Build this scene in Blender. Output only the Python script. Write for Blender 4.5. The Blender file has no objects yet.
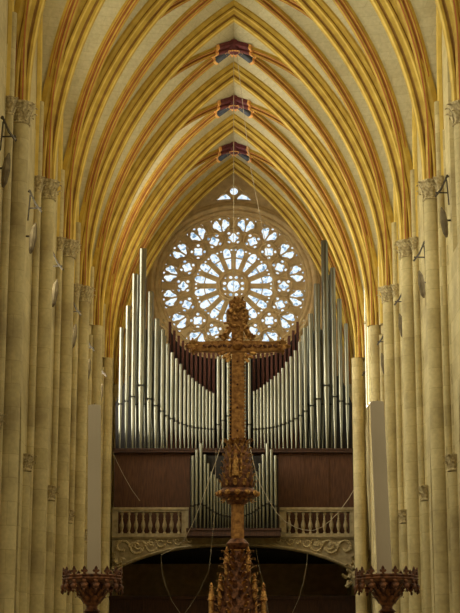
import bpy, bmesh, math, random
from mathutils import Vector, Matrix
random.seed(7)
PI = math.pi
sc = bpy.context.scene
COL = sc.collection
EYE = 1.8                    # eye height above the nave floor
F = 1680.0                   # focal length in pixels of the 460x613 frame
TH = math.atan(0.25)         # upward tilt
CX, CY = 234.0, 306.5

def at(px, py, Y):
    """world point at depth Y seen at photo pixel (px, py)"""
    u = (px - CX) / F
    v = (CY - py) / F
    k = Y / (math.cos(TH) - v * math.sin(TH))
    return Vector((u * k, Y, EYE + k * (math.sin(TH) + v * math.cos(TH))))

# ------------------------------------------------------------------ camera
cd = bpy.data.cameras.new('camera')
cam = bpy.data.objects.new('camera', cd)
COL.objects.link(cam)
cam.location = (0, 0, EYE)
cam.rotation_euler = (PI / 2 + TH, 0, 0)
cd.sensor_fit = 'AUTO'
cd.sensor_width = 36
cd.lens = F / 613 * 36
cd.shift_x = (230 - CX) / 613
cd.clip_end = 400
sc.camera = cam
sc.view_settings.view_transform = 'Standard'
sc.view_settings.look = 'None'
sc.view_settings.gamma = 1
sc.view_settings.exposure = 0
sc.view_settings.use_curve_mapping = False

# ------------------------------------------------------------------ materials
def new_mat(name):
    m = bpy.data.materials.new(name)
    m.use_nodes = True
    nt = m.node_tree
    return m, nt, nt.nodes['Principled BSDF']

def ramp(nt, fac, cols):
    r = nt.nodes.new('ShaderNodeValToRGB')
    el = r.color_ramp.elements
    while len(el) < len(cols):
        el.new(0.5)
    for e, (p, c) in zip(el, cols):
        e.position = p
        e.color = (*c, 1)
    nt.links.new(fac, r.inputs[0])
    return r.outputs[0]

def noise_mat(name, c1, c2, scale=3.0, rough=0.7, metal=0.0, bump=0.0, detail=4, lo=0.35, hi=0.65, stretch=None):
    m, nt, b = new_mat(name)
    tc = nt.nodes.new('ShaderNodeTexCoord')
    n = nt.nodes.new('ShaderNodeTexNoise')
    n.inputs['Scale'].default_value = scale
    n.inputs['Detail'].default_value = detail
    vec = tc.outputs['Object']
    if stretch:
        mp = nt.nodes.new('ShaderNodeMapping')
        mp.inputs['Scale'].default_value = stretch
        nt.links.new(vec, mp.inputs[0])
        vec = mp.outputs[0]
    nt.links.new(vec, n.inputs['Vector'])
    col = ramp(nt, n.outputs['Fac'], [(lo, c1), (hi, c2)])
    nt.links.new(col, b.inputs['Base Color'])
    b.inputs['Roughness'].default_value = rough
    b.inputs['Metallic'].default_value = metal
    if bump:
        bp = nt.nodes.new('ShaderNodeBump')
        bp.inputs['Strength'].default_value = bump
        bp.inputs['Distance'].default_value = 0.02
        nt.links.new(n.outputs['Fac'], bp.inputs['Height'])
        nt.links.new(bp.outputs[0], b.inputs['Normal'])
    return m

def stone_mat(name, c1, c2, mortar, stain, bw=1.1, bh=0.62, stain_amt=0.5):
    """coursed ashlar: block to block colour, thin joints, blotchy stains"""
    m, nt, b = new_mat(name)
    L = nt.links
    geo = nt.nodes.new('ShaderNodeNewGeometry')
    sep = nt.nodes.new('ShaderNodeSeparateXYZ')
    L.new(geo.outputs['Position'], sep.inputs[0])
    add = nt.nodes.new('ShaderNodeMath')
    L.new(sep.outputs[0], add.inputs[0])
    L.new(sep.outputs[1], add.inputs[1])
    comb = nt.nodes.new('ShaderNodeCombineXYZ')
    L.new(add.outputs[0], comb.inputs[0])
    L.new(sep.outputs[2], comb.inputs[1])
    br = nt.nodes.new('ShaderNodeTexBrick')
    L.new(comb.outputs[0], br.inputs['Vector'])
    br.inputs['Color1'].default_value = (*c1, 1)
    br.inputs['Color2'].default_value = (*c2, 1)
    br.inputs['Mortar'].default_value = (*mortar, 1)
    br.inputs['Scale'].default_value = 1
    br.inputs['Mortar Size'].default_value = 0.009
    br.inputs['Mortar Smooth'].default_value = 0.3
    br.inputs['Brick Width'].default_value = bw
    br.inputs['Row Height'].default_value = bh
    n = nt.nodes.new('ShaderNodeTexNoise')
    n.inputs['Scale'].default_value = 0.7
    n.inputs['Detail'].default_value = 6
    L.new(geo.outputs['Position'], n.inputs['Vector'])
    f = ramp(nt, n.outputs['Fac'], [(0.45, (0, 0, 0)), (0.72, (stain_amt,) * 3)])
    mx = nt.nodes.new('ShaderNodeMixRGB')
    L.new(f, mx.inputs[0])
    L.new(br.outputs['Color'], mx.inputs[1])
    mx.inputs[2].default_value = (*stain, 1)
    n2 = nt.nodes.new('ShaderNodeTexNoise')
    n2.inputs['Scale'].default_value = 9
    n2.inputs['Detail'].default_value = 5
    L.new(geo.outputs['Position'], n2.inputs['Vector'])
    g = ramp(nt, n2.outputs['Fac'], [(0.3, (0.82,) * 3), (0.7, (1.0,) * 3)])
    ml = nt.nodes.new('ShaderNodeMixRGB')
    ml.blend_type = 'MULTIPLY'
    ml.inputs[0].default_value = 1
    L.new(mx.outputs[0], ml.inputs[1])
    L.new(g, ml.inputs[2])
    L.new(ml.outputs[0], b.inputs['Base Color'])
    b.inputs['Roughness'].default_value = 0.8
    bp = nt.nodes.new('ShaderNodeBump')
    bp.inputs['Strength'].default_value = 0.25
    bp.inputs['Distance'].default_value = 0.02
    L.new(n2.outputs['Fac'], bp.inputs['Height'])
    L.new(bp.outputs[0], b.inputs['Normal'])
    return m

STONE = stone_mat('limestone_blocks', (0.66, 0.54, 0.27), (0.55, 0.44, 0.205), (0.47, 0.37, 0.165), (0.22, 0.15, 0.06), 1.1, 0.62, 0.6)
CARVED = noise_mat('carved_limestone', (0.33, 0.25, 0.12), (0.62, 0.50, 0.27), 14, 0.85, bump=0.5)
GALL = noise_mat('gallery_stone_dimmed', (0.28, 0.215, 0.11), (0.42, 0.33, 0.18), 5, 0.85, bump=0.2)  # darker than the nave stone: the gallery's dim light is put into the colour
ROSESTONE = noise_mat('rose_window_stone', (0.50, 0.35, 0.16), (0.64, 0.46, 0.22), 3, 0.85)
WEB = stone_mat('vault_plaster', (0.58, 0.505, 0.305), (0.53, 0.455, 0.27), (0.48, 0.41, 0.235), (0.42, 0.33, 0.16), 0.7, 0.3, 0.35)
OCHRE = noise_mat('ochre_painted_rib', (0.40, 0.25, 0.026), (0.53, 0.35, 0.046), 2.5, 0.75)
OCHRELT = noise_mat('yellow_painted_rib', (0.60, 0.41, 0.07), (0.72, 0.51, 0.11), 2.5, 0.7)
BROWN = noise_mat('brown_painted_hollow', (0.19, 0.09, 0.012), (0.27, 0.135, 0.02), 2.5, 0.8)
REDL = noise_mat('red_painted_line', (0.29, 0.075, 0.016), (0.38, 0.115, 0.025), 3, 0.8)
MAROON = noise_mat('maroon_paint', (0.10, 0.018, 0.024), (0.16, 0.032, 0.038), 5, 0.7)
BLUEP = noise_mat('dull_blue_paint', (0.04, 0.048, 0.068), (0.075, 0.085, 0.11), 5, 0.7)
GOLDP = noise_mat('orange_gold_paint', (0.75, 0.33, 0.08), (0.85, 0.5, 0.15), 8, 0.6)
FLOOR = stone_mat('floor_slabs', (0.42, 0.36, 0.25), (0.34, 0.29, 0.2), (0.2, 0.17, 0.12), (0.25, 0.2, 0.13), 0.8, 0.8, 0.3)
WOOD = noise_mat('red_brown_oak', (0.062, 0.023, 0.009), (0.115, 0.045, 0.017), 4, 0.85, stretch=(6, 6, 0.5))
WOODD = noise_mat('dark_oak', (0.045, 0.020, 0.012), (0.085, 0.036, 0.018), 4, 0.85, stretch=(6, 6, 0.5))
WOODR = noise_mat('dark_red_wooden_pipe', (0.05, 0.014, 0.008), (0.085, 0.025, 0.013), 4, 0.9, stretch=(6, 6, 0.4))
BLACK = noise_mat('recess_shade_black', (0.010, 0.008, 0.006), (0.02, 0.015, 0.01), 4, 0.9)  # near-black colour standing in for the shade in recesses and gaps
TIN = noise_mat('organ_pipe_tin', (0.20, 0.195, 0.145), (0.28, 0.27, 0.205), 1.5, 0.30, metal=0.95, stretch=(1, 1, 0.3))
GILT = noise_mat('old_gilt_bronze', (0.22, 0.085, 0.022), (0.72, 0.40, 0.12), 45, 0.42, metal=0.75, bump=0.4)
GILTP = noise_mat('brown_gilt_plate', (0.24, 0.10, 0.025), (0.56, 0.27, 0.07), 38, 0.5, metal=0.5, bump=0.3)
GILTD = noise_mat('dark_red_bronze', (0.055, 0.020, 0.011), (0.24, 0.095, 0.038), 40, 0.5, metal=0.6, bump=0.4)
WAX = noise_mat('grey_wax', (0.44, 0.36, 0.245), (0.50, 0.41, 0.285), 2, 0.6)
WIRE = noise_mat('pale_cable', (0.40, 0.33, 0.21), (0.5, 0.41, 0.27), 4, 0.7)
IRON = noise_mat('dark_iron', (0.03, 0.022, 0.013), (0.07, 0.05, 0.028), 12, 0.7)
LAMPM = noise_mat('grey_lamp_housing', (0.10, 0.07, 0.035), (0.16, 0.12, 0.06), 6, 0.95)

def glass_mat(name, c_hi, c_mid, c_lo, strength, scale):
    m, nt, b = new_mat(name)
    L = nt.links
    geo = nt.nodes.new('ShaderNodeNewGeometry')
    v = nt.nodes.new('ShaderNodeTexVoronoi')
    v.inputs['Scale'].default_value = scale
    L.new(geo.outputs['Position'], v.inputs['Vector'])
    sp = nt.nodes.new('ShaderNodeSeparateColor')
    L.new(v.outputs['Color'], sp.inputs[0])
    c = ramp(nt, sp.outputs[0], [(0.0, c_lo), (0.20, c_mid), (0.45, c_hi), (1.0, c_hi)])
    L.new(c, b.inputs['Emission Color'])
    b.inputs['Emission Strength'].default_value = strength
    b.inputs['Base Color'].default_value = (0.1, 0.12, 0.14, 1)
    b.inputs['Roughness'].default_value = 0.2
    return m

ROSEGLASS = glass_mat('pale_blue_rose_glass', (0.86, 0.95, 1.0), (0.50, 0.68, 0.85), (0.14, 0.27, 0.42), 1.05, 8.5)
def lit_glass(name, strength, col=(0.98, 0.95, 0.73)):
    return glass_mat(name, col, tuple(c * 0.85 for c in col), tuple(c * 0.6 for c in col), strength, 2.0)
LW = 6.0
GLASS_L = lit_glass('bright_south_glass', LW * 1.5)
GLASS_R = lit_glass('north_glass', LW * 0.45)
GLASS_FG = lit_glass('west_bay_south_glass', 10.0, (1, 0.97, 0.86))
GLASS_DIM = lit_glass('dim_west_bay_glass', 1.2)
GLASS_LX = lit_glass('sunlit_south_glass', LW * 3.0, (1, 0.95, 0.80))

# ------------------------------------------------------------------ mesh helpers
def tag(o, label=None, cat=None, group=None, kind=None):
    if label: o['label'] = label
    if cat: o['category'] = cat
    if group: o['group'] = group
    if kind: o['kind'] = kind
    return o

def empty(name, loc, label=None, cat=None, group=None, kind=None, rz=0.0):
    o = bpy.data.objects.new(name, None)
    o.empty_display_size = 0.2
    COL.objects.link(o)
    o.location = loc
    o.rotation_euler = (0, 0, rz)
    return tag(o, label, cat, group, kind)

def link(name, me, parent=None):
    o = bpy.data.objects.new(name, me)
    COL.objects.link(o)
    if parent: o.parent = parent
    return o

def finish(bm, name, mats, smooth=False, recalc=True):
    if recalc:
        bmesh.ops.recalc_face_normals(bm, faces=bm.faces)
    me = bpy.data.meshes.new(name)
    bm.to_mesh(me)
    bm.free()
    for m in (mats if isinstance(mats, (list, tuple)) else [mats]):
        me.materials.append(m)
    if smooth:
        for p in me.polygons: p.use_smooth = True
        try:
            me.set_sharp_from_angle(angle=math.radians(40))
        except Exception:
            pass
    return me

def part(name, bm, mats, parent=None, smooth=False):
    return link(name, finish(bm, name, mats, smooth), parent)

def B(): return bmesh.new()

def box(bm, x0, x1, y0, y1, z0, z1, mi=0):
    vs = [bm.verts.new((x, y, z)) for x in (x0, x1) for y in (y0, y1) for z in (z0, z1)]
    for f in ((0, 1, 3, 2), (4, 6, 7, 5), (0, 4, 5, 1), (2, 3, 7, 6), (0, 2, 6, 4), (1, 5, 7, 3)):
        fc = bm.faces.new([vs[i] for i in f])
        fc.material_index = mi
    return bm

def lathe(bm, prof, n=16, c=(0, 0), mi=0, sx=1.0, sy=1.0, a0=0.0):
    rings = []
    for r, z in prof:
        rings.append([bm.verts.new((c[0] + sx * r * math.cos(a0 + 2 * PI * k / n), c[1] + sy * r * math.sin(a0 + 2 * PI * k / n), z)) for k in range(n)])
    for a, b in zip(rings, rings[1:]):
        for k in range(n):
            f = bm.faces.new((a[k], a[(k + 1) % n], b[(k + 1) % n], b[k]))
            f.material_index = mi
    for rg, rev in ((rings[0], True), (rings[-1], False)):
        f = bm.faces.new(rg[::-1] if rev else rg)
        f.material_index = mi
    return bm

def tube(bm, pts, r, n=6, mi=0):
    pts = [Vector(p) for p in pts]
    rs = r if isinstance(r, (list, tuple)) else [r] * len(pts)
    rings = []
    for i, p in enumerate(pts):
        t = (pts[min(i + 1, len(pts) - 1)] - pts[max(i - 1, 0)]).normalized()
        ref = Vector((0, 0, 1)) if abs(t.z) < 0.9 else Vector((0, 1, 0))
        u = t.cross(ref).normalized()
        v = t.cross(u)
        rings.append([bm.verts.new(p + (u * math.cos(2 * PI * k / n) + v * math.sin(2 * PI * k / n)) * rs[i]) for k in range(n)])
    for a, b in zip(rings, rings[1:]):
        for k in range(n):
            f = bm.faces.new((a[k], a[(k + 1) % n], b[(k + 1) % n], b[k]))
            f.material_index = mi
    bm.faces.new(rings[0][::-1]).material_index = mi
    bm.faces.new(rings[-1]).material_index = mi
    return bm

def blob(bm, loc, sx, sy, sz, rot=(0, 0, 0), sub=1, mi=0):
    from mathutils import Euler
    m = Matrix.Translation(loc) @ Euler(rot).to_matrix().to_4x4() @ Matrix.Diagonal((sx, sy, sz, 1))
    r = bmesh.ops.create_icosphere(bm, subdivisions=sub, radius=1, matrix=m)
    for v in r['verts']:
        for f in v.link_faces: f.material_index = mi
    return bm

def leaf(bm, base, out, up, size, curl=0.6, mi=0):
    """a curled crocket leaf growing from base along up, curling towards out"""
    base, out, up = Vector(base), Vector(out).normalized(), Vector(up).normalized()
    side = out.cross(up).normalized()
    rows = []
    for t, w, d in ((0, .16, 0.02), (.35, .34, .06), (.7, .30, .20), (.95, .24, .42), (1.0, .18, .62), (.86, .08, .72)):
        p = base + up * (t * size) + out * (d * size * curl * 1.4)
        rows.append([bm.verts.new(p - side * w * size), bm.verts.new(p + out * 0.10 * size), bm.verts.new(p + side * w * size), bm.verts.new(p - out * 0.05 * size)])
    for a, b in zip(rows, rows[1:]):
        for k in range(4):
            bm.faces.new((a[k], a[(k + 1) % 4], b[(k + 1) % 4], b[k])).material_index = mi
    bm.faces.new(rows[0][::-1]).material_index = mi
    bm.faces.new(rows[-1]).material_index = mi

def fill2d(polys, thick, fn=None, bevel=0.0):
    """solid plate from closed outlines (even-odd holes); fn maps (a, b, c) to world"""
    cu = bpy.data.curves.new('plate', 'CURVE')
    cu.dimensions = '2D'
    cu.fill_mode = 'BOTH'
    cu.extrude = thick / 2
    if bevel:
        cu.bevel_depth = bevel
        cu.bevel_resolution = 0
    for pl in polys:
        s = cu.splines.new('POLY')
        s.points.add(len(pl) - 1)
        for q, p in zip(s.points, pl): q.co = (p[0], p[1], 0, 1)
        s.use_cyclic_u = True
    ob = bpy.data.objects.new('plate', cu)
    COL.objects.link(ob)
    dg = bpy.context.evaluated_depsgraph_get()
    me = bpy.data.meshes.new_from_object(ob.evaluated_get(dg))
    bpy.data.objects.remove(ob)
    bpy.data.curves.remove(cu)
    bm = bmesh.new()
    bm.from_mesh(me)
    bpy.data.meshes.remove(me)
    bmesh.ops.remove_doubles(bm, verts=bm.verts, dist=1e-5)
    if fn:
        for v in bm.verts: v.co = fn(*v.co)
    for f in bm.faces: f.material_index = 0; f.smooth = False
    return bm

def circle(cx, cy, r, n=20, a0=0.0):
    return [(cx + r * math.cos(a0 + 2 * PI * k / n), cy + r * math.sin(a0 + 2 * PI * k / n)) for k in range(n)]

def merge(bm, other, mi=None):
    me = bpy.data.meshes.new('tmp')
    other.to_mesh(me)
    other.free()
    n0 = len(bm.faces)
    bm.from_mesh(me)
    bm.faces.ensure_lookup_table()
    if mi is not None:
        for f in bm.faces[n0:]: f.material_index = mi
    bpy.data.meshes.remove(me)

def dup(o, loc=None, rz=None, parent=None, name=None):
    """copy a thing with copies of its parts and sub-parts (mesh data shared)"""
    c = o.copy()
    COL.objects.link(c)
    if parent is not None: c.parent = parent
    if loc is not None: c.location = loc
    if rz is not None: c.rotation_euler = (0, 0, rz)
    for ch in list(o.children): dup(ch, parent=c)
    return c

# ------------------------------------------------------------------ nave layout
Y0, BAY = 43.5, 6.76                       # first pier in view, bay length
PY = [36.7, 43.5, 50.3, 57.0, 63.4, 69.9, 76.4, 82.6]  # eight pairs of piers
def KX(y):
    """the right-hand row stands a little further from the axis, converging to the west"""
    return 1 + 0.055 * max(0.0, min(1.25, (77.5 - y) / 27.2))
def warp(bm, i):
    """fit a unit bay mesh between piers i and i+1"""
    yc, f = (PY[i] + PY[i + 1]) / 2, (PY[i + 1] - PY[i]) / BAY
    for v in bm.verts:
        v.co.y = yc + v.co.y * f
        if v.co.x > 0: v.co.x *= KX(v.co.y)
    return bm
PN = ['z', 'A', 'B', 'C', 'D', 'E', 'F', 'G']
YW = 85.4                                  # west wall
CAPZ = 16.6 + EYE                          # top of the vault capitals
SOFX = 5.62                                # soffit of the transverse arches at the springing
WALLX = 6.22
# ---- vault geometry
TR_RISE = 11.2
TR_R = (SOFX ** 2 + TR_RISE ** 2) / (2 * SOFX)
def tr_pt(s, u, v):
    """right half transverse arch: s 0..1 springing to apex"""
    c = SOFX - TR_R
    R = TR_R + v
    ph = s * math.acos(max(-1, min(1, -c / R)))
    return Vector((c + R * math.cos(ph), u, CAPZ + R * math.sin(ph)))
KEYZ = 27.9 + EYE
DSX, DSY = 5.74, 0.26                      # diagonal rib start (from pier axis)
DL = math.hypot(DSX, BAY / 2 - DSY)
D_STILT = 1.5
D_RISE = KEYZ - CAPZ - D_STILT
D_R = (DL ** 2 + D_RISE ** 2) / (2 * DL)
DD = Vector((DSX, -(BAY / 2 - DSY), 0)) / DL    # from key out to the near right pier (local y=0 at the key)
DN = Vector((-DD.y, DD.x, 0))
def di_pt(s, u, v):
    """half diagonal: a short stilt, then a pointed arc up to the key"""
    c = DL - D_R
    R = D_R + v
    s0 = 0.11
    if s < s0:
        return DD * (DL + v) + DN * u + Vector((0, 0, CAPZ + D_STILT * s / s0))
    ph = (s - s0) / (1 - s0) * math.acos(max(-1, min(1, -c / R)))
    q = c + R * math.cos(ph)
    return DD * q + DN * u + Vector((0, 0, CAPZ + D_STILT + R * math.sin(ph)))

# profile: half outline from the middle of the soffit up to the web, with the paint of each strip
T_PROF = [(0.0, 0.0), (0.09, 0.0), (0.15, 0.04), (0.165, 0.11), (0.14, 0.165), (0.175, 0.20), (0.245, 0.29), (0.285, 0.30), (0.32, 0.34),
          (0.325, 0.40), (0.30, 0.445), (0.335, 0.50), (0.40, 0.56), (0.405, 0.72)]
T_MAT = [0, 1, 0, 2, 2, 0, 0, 1, 0, 2, 0, 0, 0]
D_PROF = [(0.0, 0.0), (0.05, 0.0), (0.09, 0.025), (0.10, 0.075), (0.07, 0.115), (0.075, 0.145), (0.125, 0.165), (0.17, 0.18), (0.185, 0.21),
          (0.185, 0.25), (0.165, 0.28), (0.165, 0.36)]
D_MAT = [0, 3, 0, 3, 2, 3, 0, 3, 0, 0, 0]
RIBMATS = [OCHRE, OCHRELT, BROWN, REDL]

def sweep(bm, fn, prof, pm, n, mirror=False, s0=0.0, s1=1.0, caps=False):
    full = [(-u, v) for u, v in prof[::-1]] + prof[1:]
    mats = pm[::-1] + pm
    rows = []
    for i in range(n + 1):
        s = s0 + (s1 - s0) * i / n
        row = []
        for u, v in full:
            p = fn(s, u, v)
            if mirror: p = Vector((-p.x, p.y, p.z))
            row.append(bm.verts.new(p))
        rows.append(row)
    for a, b in zip(rows, rows[1:]):
        for k in range(len(full) - 1):
            vs = (a[k], a[k + 1], b[k + 1], b[k])
            f = bm.faces.new(vs if not mirror else vs[::-1])
            f.material_index = mats[k]
    if caps:
        bm.faces.new(rows[0]).material_index = 0
        bm.faces.new(rows[-1][::-1]).material_index = 0
    return bm

# wall rib and web surfaces
WR_S = 20.9 - 0.0
WR_HALF = BAY / 2 - 0.5
WR_RISE = 7.7
WR_R = (WR_HALF ** 2 + WR_RISE ** 2) / (2 * WR_HALF)
def wall_arch(z):
    """y distance from bay middle of the wall arch at height z"""
    if z <= WR_S: return WR_HALF
    t = min(1.0, (z - WR_S) / WR_RISE)
    ph = math.asin(min(1, t * WR_RISE / WR_R))
    return max(0.0, WR_HALF - WR_R + WR_R * math.cos(ph))

def web_bay():
    bm = B()
    N, M = 28, 5
    for sx in (1, -1):
        for sy in (1, -1):
            # cell between transverse arch and diagonal
            grid = []
            for i in range(N + 1):
                s = i / N
                t = tr_pt(s, 0, 0.62)
                t.y = -BAY / 2 + 0.38
                d = di_pt(s, 0, 0.30)
                d -= DN * 0.12
                row = []
                for j in range(M + 1):
                    q = j / M
                    p = t.lerp(d, q)
                    p.z += 0.32 * 4 * q * (1 - q) * s
                    p.x += 0.25 * 4 * q * (1 - q) * (1 - s) * s
                    if s == 1.0: p.x = 0.0
                    row.append(bm.verts.new((p.x * sx, p.y * sy, p.z)))
                grid.append(row)
            # cell between diagonal and wall arch
            grid2 = []
            zmax = di_pt(1, 0, 0.30).z
            for i in range(N + 1):
                s = i / N
                d = di_pt(s, 0, 0.30) + DN * 0.12
                z = d.z
                zw = z if z < WR_S else WR_S + (z - WR_S) / (zmax - WR_S) * WR_RISE
                w = Vector((WALLX + 0.05, -wall_arch(zw), zw))
                row = []
                for j in range(M + 1):
                    q = j / M
                    p = d.lerp(w, q)
                    p.z += 0.22 * 4 * q * (1 - q) * s
                    if s == 1.0: p.y = 0.0
                    row.append(bm.verts.new((p.x * sx, p.y * sy, p.z)))
                grid2.append(row)
            for g in (grid, grid2):
                for a, b in zip(g, g[1:]):
                    for k in range(M):
                        try: bm.faces.new((a[k], a[k + 1], b[k + 1], b[k]))
                        except ValueError: pass
    return finish(bm, 'ceiling', WEB, smooth=True)

me_web = web_bay()
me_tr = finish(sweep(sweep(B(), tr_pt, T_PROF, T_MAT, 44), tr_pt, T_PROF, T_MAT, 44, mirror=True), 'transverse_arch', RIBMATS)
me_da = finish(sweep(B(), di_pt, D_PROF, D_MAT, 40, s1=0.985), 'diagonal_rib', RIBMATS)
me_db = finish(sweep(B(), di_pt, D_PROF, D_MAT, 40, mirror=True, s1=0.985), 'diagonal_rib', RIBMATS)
bm = B()
pts = [Vector((WALLX - 0.02, -WR_HALF, CAPZ))] + [Vector((WALLX - 0.02, -wall_arch(WR_S + WR_RISE * k / 14), WR_S + WR_RISE * k / 14)) for k in range(15)]
pts += [Vector((p.x, -p.y, p.z)) for p in pts[::-1][1:]]
tube(bm, pts, 0.13, 8)
me_wr = finish(bm, 'wall_rib', OCHRELT, smooth=True)

def bay_mesh(me, i, name, rz=0.0, dy=0.0):
    bm = bmesh.new()
    bm.from_mesh(me)
    if rz: bmesh.ops.rotate(bm, verts=bm.verts, cent=(0, 0, 0), matrix=Matrix.Rotation(rz, 3, 'Z'))
    for v in bm.verts: v.co.y += dy
    warp(bm, i)
    out = me.copy()
    out.name = name
    bm.to_mesh(out)
    bm.free()
    return out
for i in range(7):
    c = link('ceiling', bay_mesh(me_web, i, 'ceiling'))
    tag(c, kind='structure')
    for me, rz in ((me_da, 0), (me_da, PI), (me_db, 0), (me_db, PI)):
        link('diagonal_rib', bay_mesh(me, i, 'diagonal_rib', rz), c)
    for rz in (0, PI):
        link('wall_rib', bay_mesh(me_wr, i, 'wall_rib', rz), c)
    link('transverse_arch', bay_mesh(me_tr, i, 'transverse_arch', 0, BAY / 2), c)
    if i == 0: link('transverse_arch', bay_mesh(me_tr, i, 'transverse_arch', 0, -BAY / 2), c)

# last short bay over the organ: a higher pointed barrel
bm = B()
a, rise, zs = 6.15, 12.4, CAPZ
R = (a * a + rise * rise) / (2 * a)
rows = []
for k in range(41):
    t = -1 + k / 20
    ph = (1 - abs(t)) * math.acos((R - a) / R)
    x = (a - R + R * math.cos(ph)) * (1 if t > 0 else -1)
    z = zs + R * math.sin(ph)
    rows.append([bm.verts.new((x, y, z)) for y in (PY[-1] + 0.35, YW + 0.1)])
for p, q in zip(rows, rows[1:]): bm.faces.new((p[0], p[1], q[1], q[0]))
cw = part('ceiling', bm, WEB, smooth=True)
tag(cw, kind='structure')
def wall_arch_pt(da):
    def fn(s, u, v):
        aa = a - da
        c = aa - R
        RR = R + v
        ph = s * math.acos(max(-1, min(1, -c / RR)))
        return Vector((c + RR * math.cos(ph), u, CAPZ + RR * math.sin(ph)))
    return fn
for yy, da in ((YW - 0.2, 0.08),):
    bm = sweep(sweep(B(), wall_arch_pt(da), D_PROF, D_MAT, 40), wall_arch_pt(da), D_PROF, D_MAT, 40, mirror=True)
    for v in bm.verts: v.co.y += yy
    part('wall_arch', bm, [OCHRE, OCHRE, BROWN, BROWN], cw)

# ------------------------------------------------------------------ painted keystones
def keystone(yc, label):
    k = empty('keystone', (0, yc, KEYZ), label, 'keystone', 'painted keystones of the vault')
    bm = B()
    lathe(bm, [(0.0, -0.17), (0.13, -0.17), (0.2, -0.14), (0.22, -0.10), (0.30, -0.06), (0.34, 0.02), (0.34, 0.35)], 20)
    part('boss', bm, MAROON, k, smooth=True)
    bm = B()
    for j in range(14):
        an = 2 * PI * j / 14
        leaf(bm, (0.2 * math.cos(an), 0.2 * math.sin(an), -0.12), (0, 0, -1), (math.cos(an), math.sin(an), 0.15), 0.17, 0.5)
    part('leaf_wreath', bm, GOLDP, k)
    for mir in (False, True):
        for rz in (0, PI):
            prof = [(u * 1.35 + (0.02 if u else 0), v * 1.1 - 0.03) for u, v in D_PROF]
            bm = sweep(B(), di_pt, prof, [1, 1, 1, 1, 1, 1, 1, 0, 0, 0, 0], 5, mirror=mir, s0=0.935, s1=1.0, caps=True)
            for v in bm.verts: v.co.z -= KEYZ
            o = part('painted_arm', bm, [MAROON, MAROON] if rz == 0 else [MAROON, BLUEP], k)
            o.rotation_euler = (0, 0, rz)
            prof = [(u * 1.45 + (0.03 if u else 0), v * 1.12 - 0.04) for u, v in D_PROF]
            bm = sweep(B(), di_pt, prof, [0] * 11, 1, mirror=mir, s0=0.928, s1=0.936, caps=True)
            for v in bm.verts: v.co.z -= KEYZ
            part('gold_band', bm, GOLDP, o)
    return k
for i, lab in ((4, 'blue and maroon painted keystone nearest the top edge of the photo'),
               (5, 'blue and maroon painted keystone in the middle of the vault line'),
               (6, 'blue and maroon painted keystone nearest the rose window')):
    keystone((PY[i] + PY[i + 1]) / 2, lab)

# ------------------------------------------------------------------ walls
def pointed(y0, y1, z0, zs, rise, n=14):
    """closed outline of a pointed opening"""
    h = (y1 - y0) / 2
    m = (y0 + y1) / 2
    R = (h * h + rise * rise) / (2 * h)
    out = [(y0, z0), (y1, z0)]
    up = []
    for k in range(n + 1):
        ph = math.asin(rise / R) * k / n
        up.append((h - R + R * math.cos(ph), zs + R * math.sin(ph)))
    out += [(m + d, z) for d, z in up]
    out += [(m - d, z) for d, z in up[::-1][1:]]
    return out

def side_wall(sx, name):
    polys = [[(PY[0] - 1, 0), (YW + 0.9, 0), (YW + 0.9, 32), (PY[0] - 1, 32)]]
    wins = []
    for i in range(7):
        polys.append(pointed(PY[i] + 0.95, PY[i + 1] - 1.7, 0.15, 9.2, 4.2))
        w = pointed(PY[i] + 1.0, PY[i + 1] - (2.5 if sx < 0 else 1.75), 15.6, 20.6, 6.6)
        polys.append(w)
        wins.append(w)
    bm = fill2d(polys, 1.2, lambda p, q, r: Vector((sx * (WALLX + 0.6 + r), p, q)))
    if sx > 0:
        for v in bm.verts: v.co.x *= KX(v.co.y)
    o = part(name, bm, STONE)
    tag(o, kind='structure')
    return wins

wins = side_wall(-1, 'wall_left')
side_wall(1, 'wall_right')
wn = 2
for sx in (-1, 1):
    for i, w in enumerate(wins):
        if sx > 0 and i == 5: w = [(y + (0.62 if y > 74 else 0.0), z) for y, z in w]
        ys = [p[0] for p in w]
        zs_ = [p[1] for p in w]
        ym, z0, z1 = (min(ys) + max(ys)) / 2, min(zs_), max(zs_)
        win = empty('window_%d' % wn, (sx * (WALLX + 0.22) * (KX(ym) if sx > 0 else 1), ym, z0), kind='structure')
        wn += 1
        if sx > 0 and i == 5:
            win.location.x = 6.0
            win.rotation_euler = (0, 0, 0.06)
        if i == 6: lit_ = GLASS_FG if sx < 0 else GLASS_DIM
        mat = lit_ if i == 6 else (GLASS_LX if i == 5 else GLASS_L) if sx < 0 else GLASS_R
        bm = B()
        bm.faces.new([bm.verts.new((0, p - ym, q - z0)) for p, q in w])
        part('window_glass', bm, mat, win)
        bm = B()
        for f in (-0.25, 0.0, 0.25):
            wd = max(ys) - min(ys)
            top = (z1 - z0) * (0.95 if f == 0 else 0.8)
            box(bm, -0.08, 0.1, f * wd - 0.06, f * wd + 0.06, 0, top)
        for zz in (0.33, 0.62):
            box(bm, -0.05, 0.04, -wd / 2 * 0.98, wd / 2 * 0.98, (z1 - z0) * zz, (z1 - z0) * zz + 0.06)
        part('window_frame', bm, STONE, win)

bm = B()
box(bm, -14, 14, 2, YW + 1, -0.3, 0)
tag(part('floor', bm, FLOOR), kind='structure')
for sx, nm in ((-1, 'wall_aisle_left'), (1, 'wall_aisle_right')):
    bm = B()
    box(bm, sx * 13, sx * 13.4, PY[0] - 1, YW + 0.9, 0, 14.5)
    tag(part(nm, bm, STONE), kind='structure')
    bm = B()
    box(bm, sx * 7.4, sx * 13.4, PY[0] - 1, YW + 0.9, 14.5, 14.8)
    tag(part('ceiling_aisle', bm, WEB), kind='structure')

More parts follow.
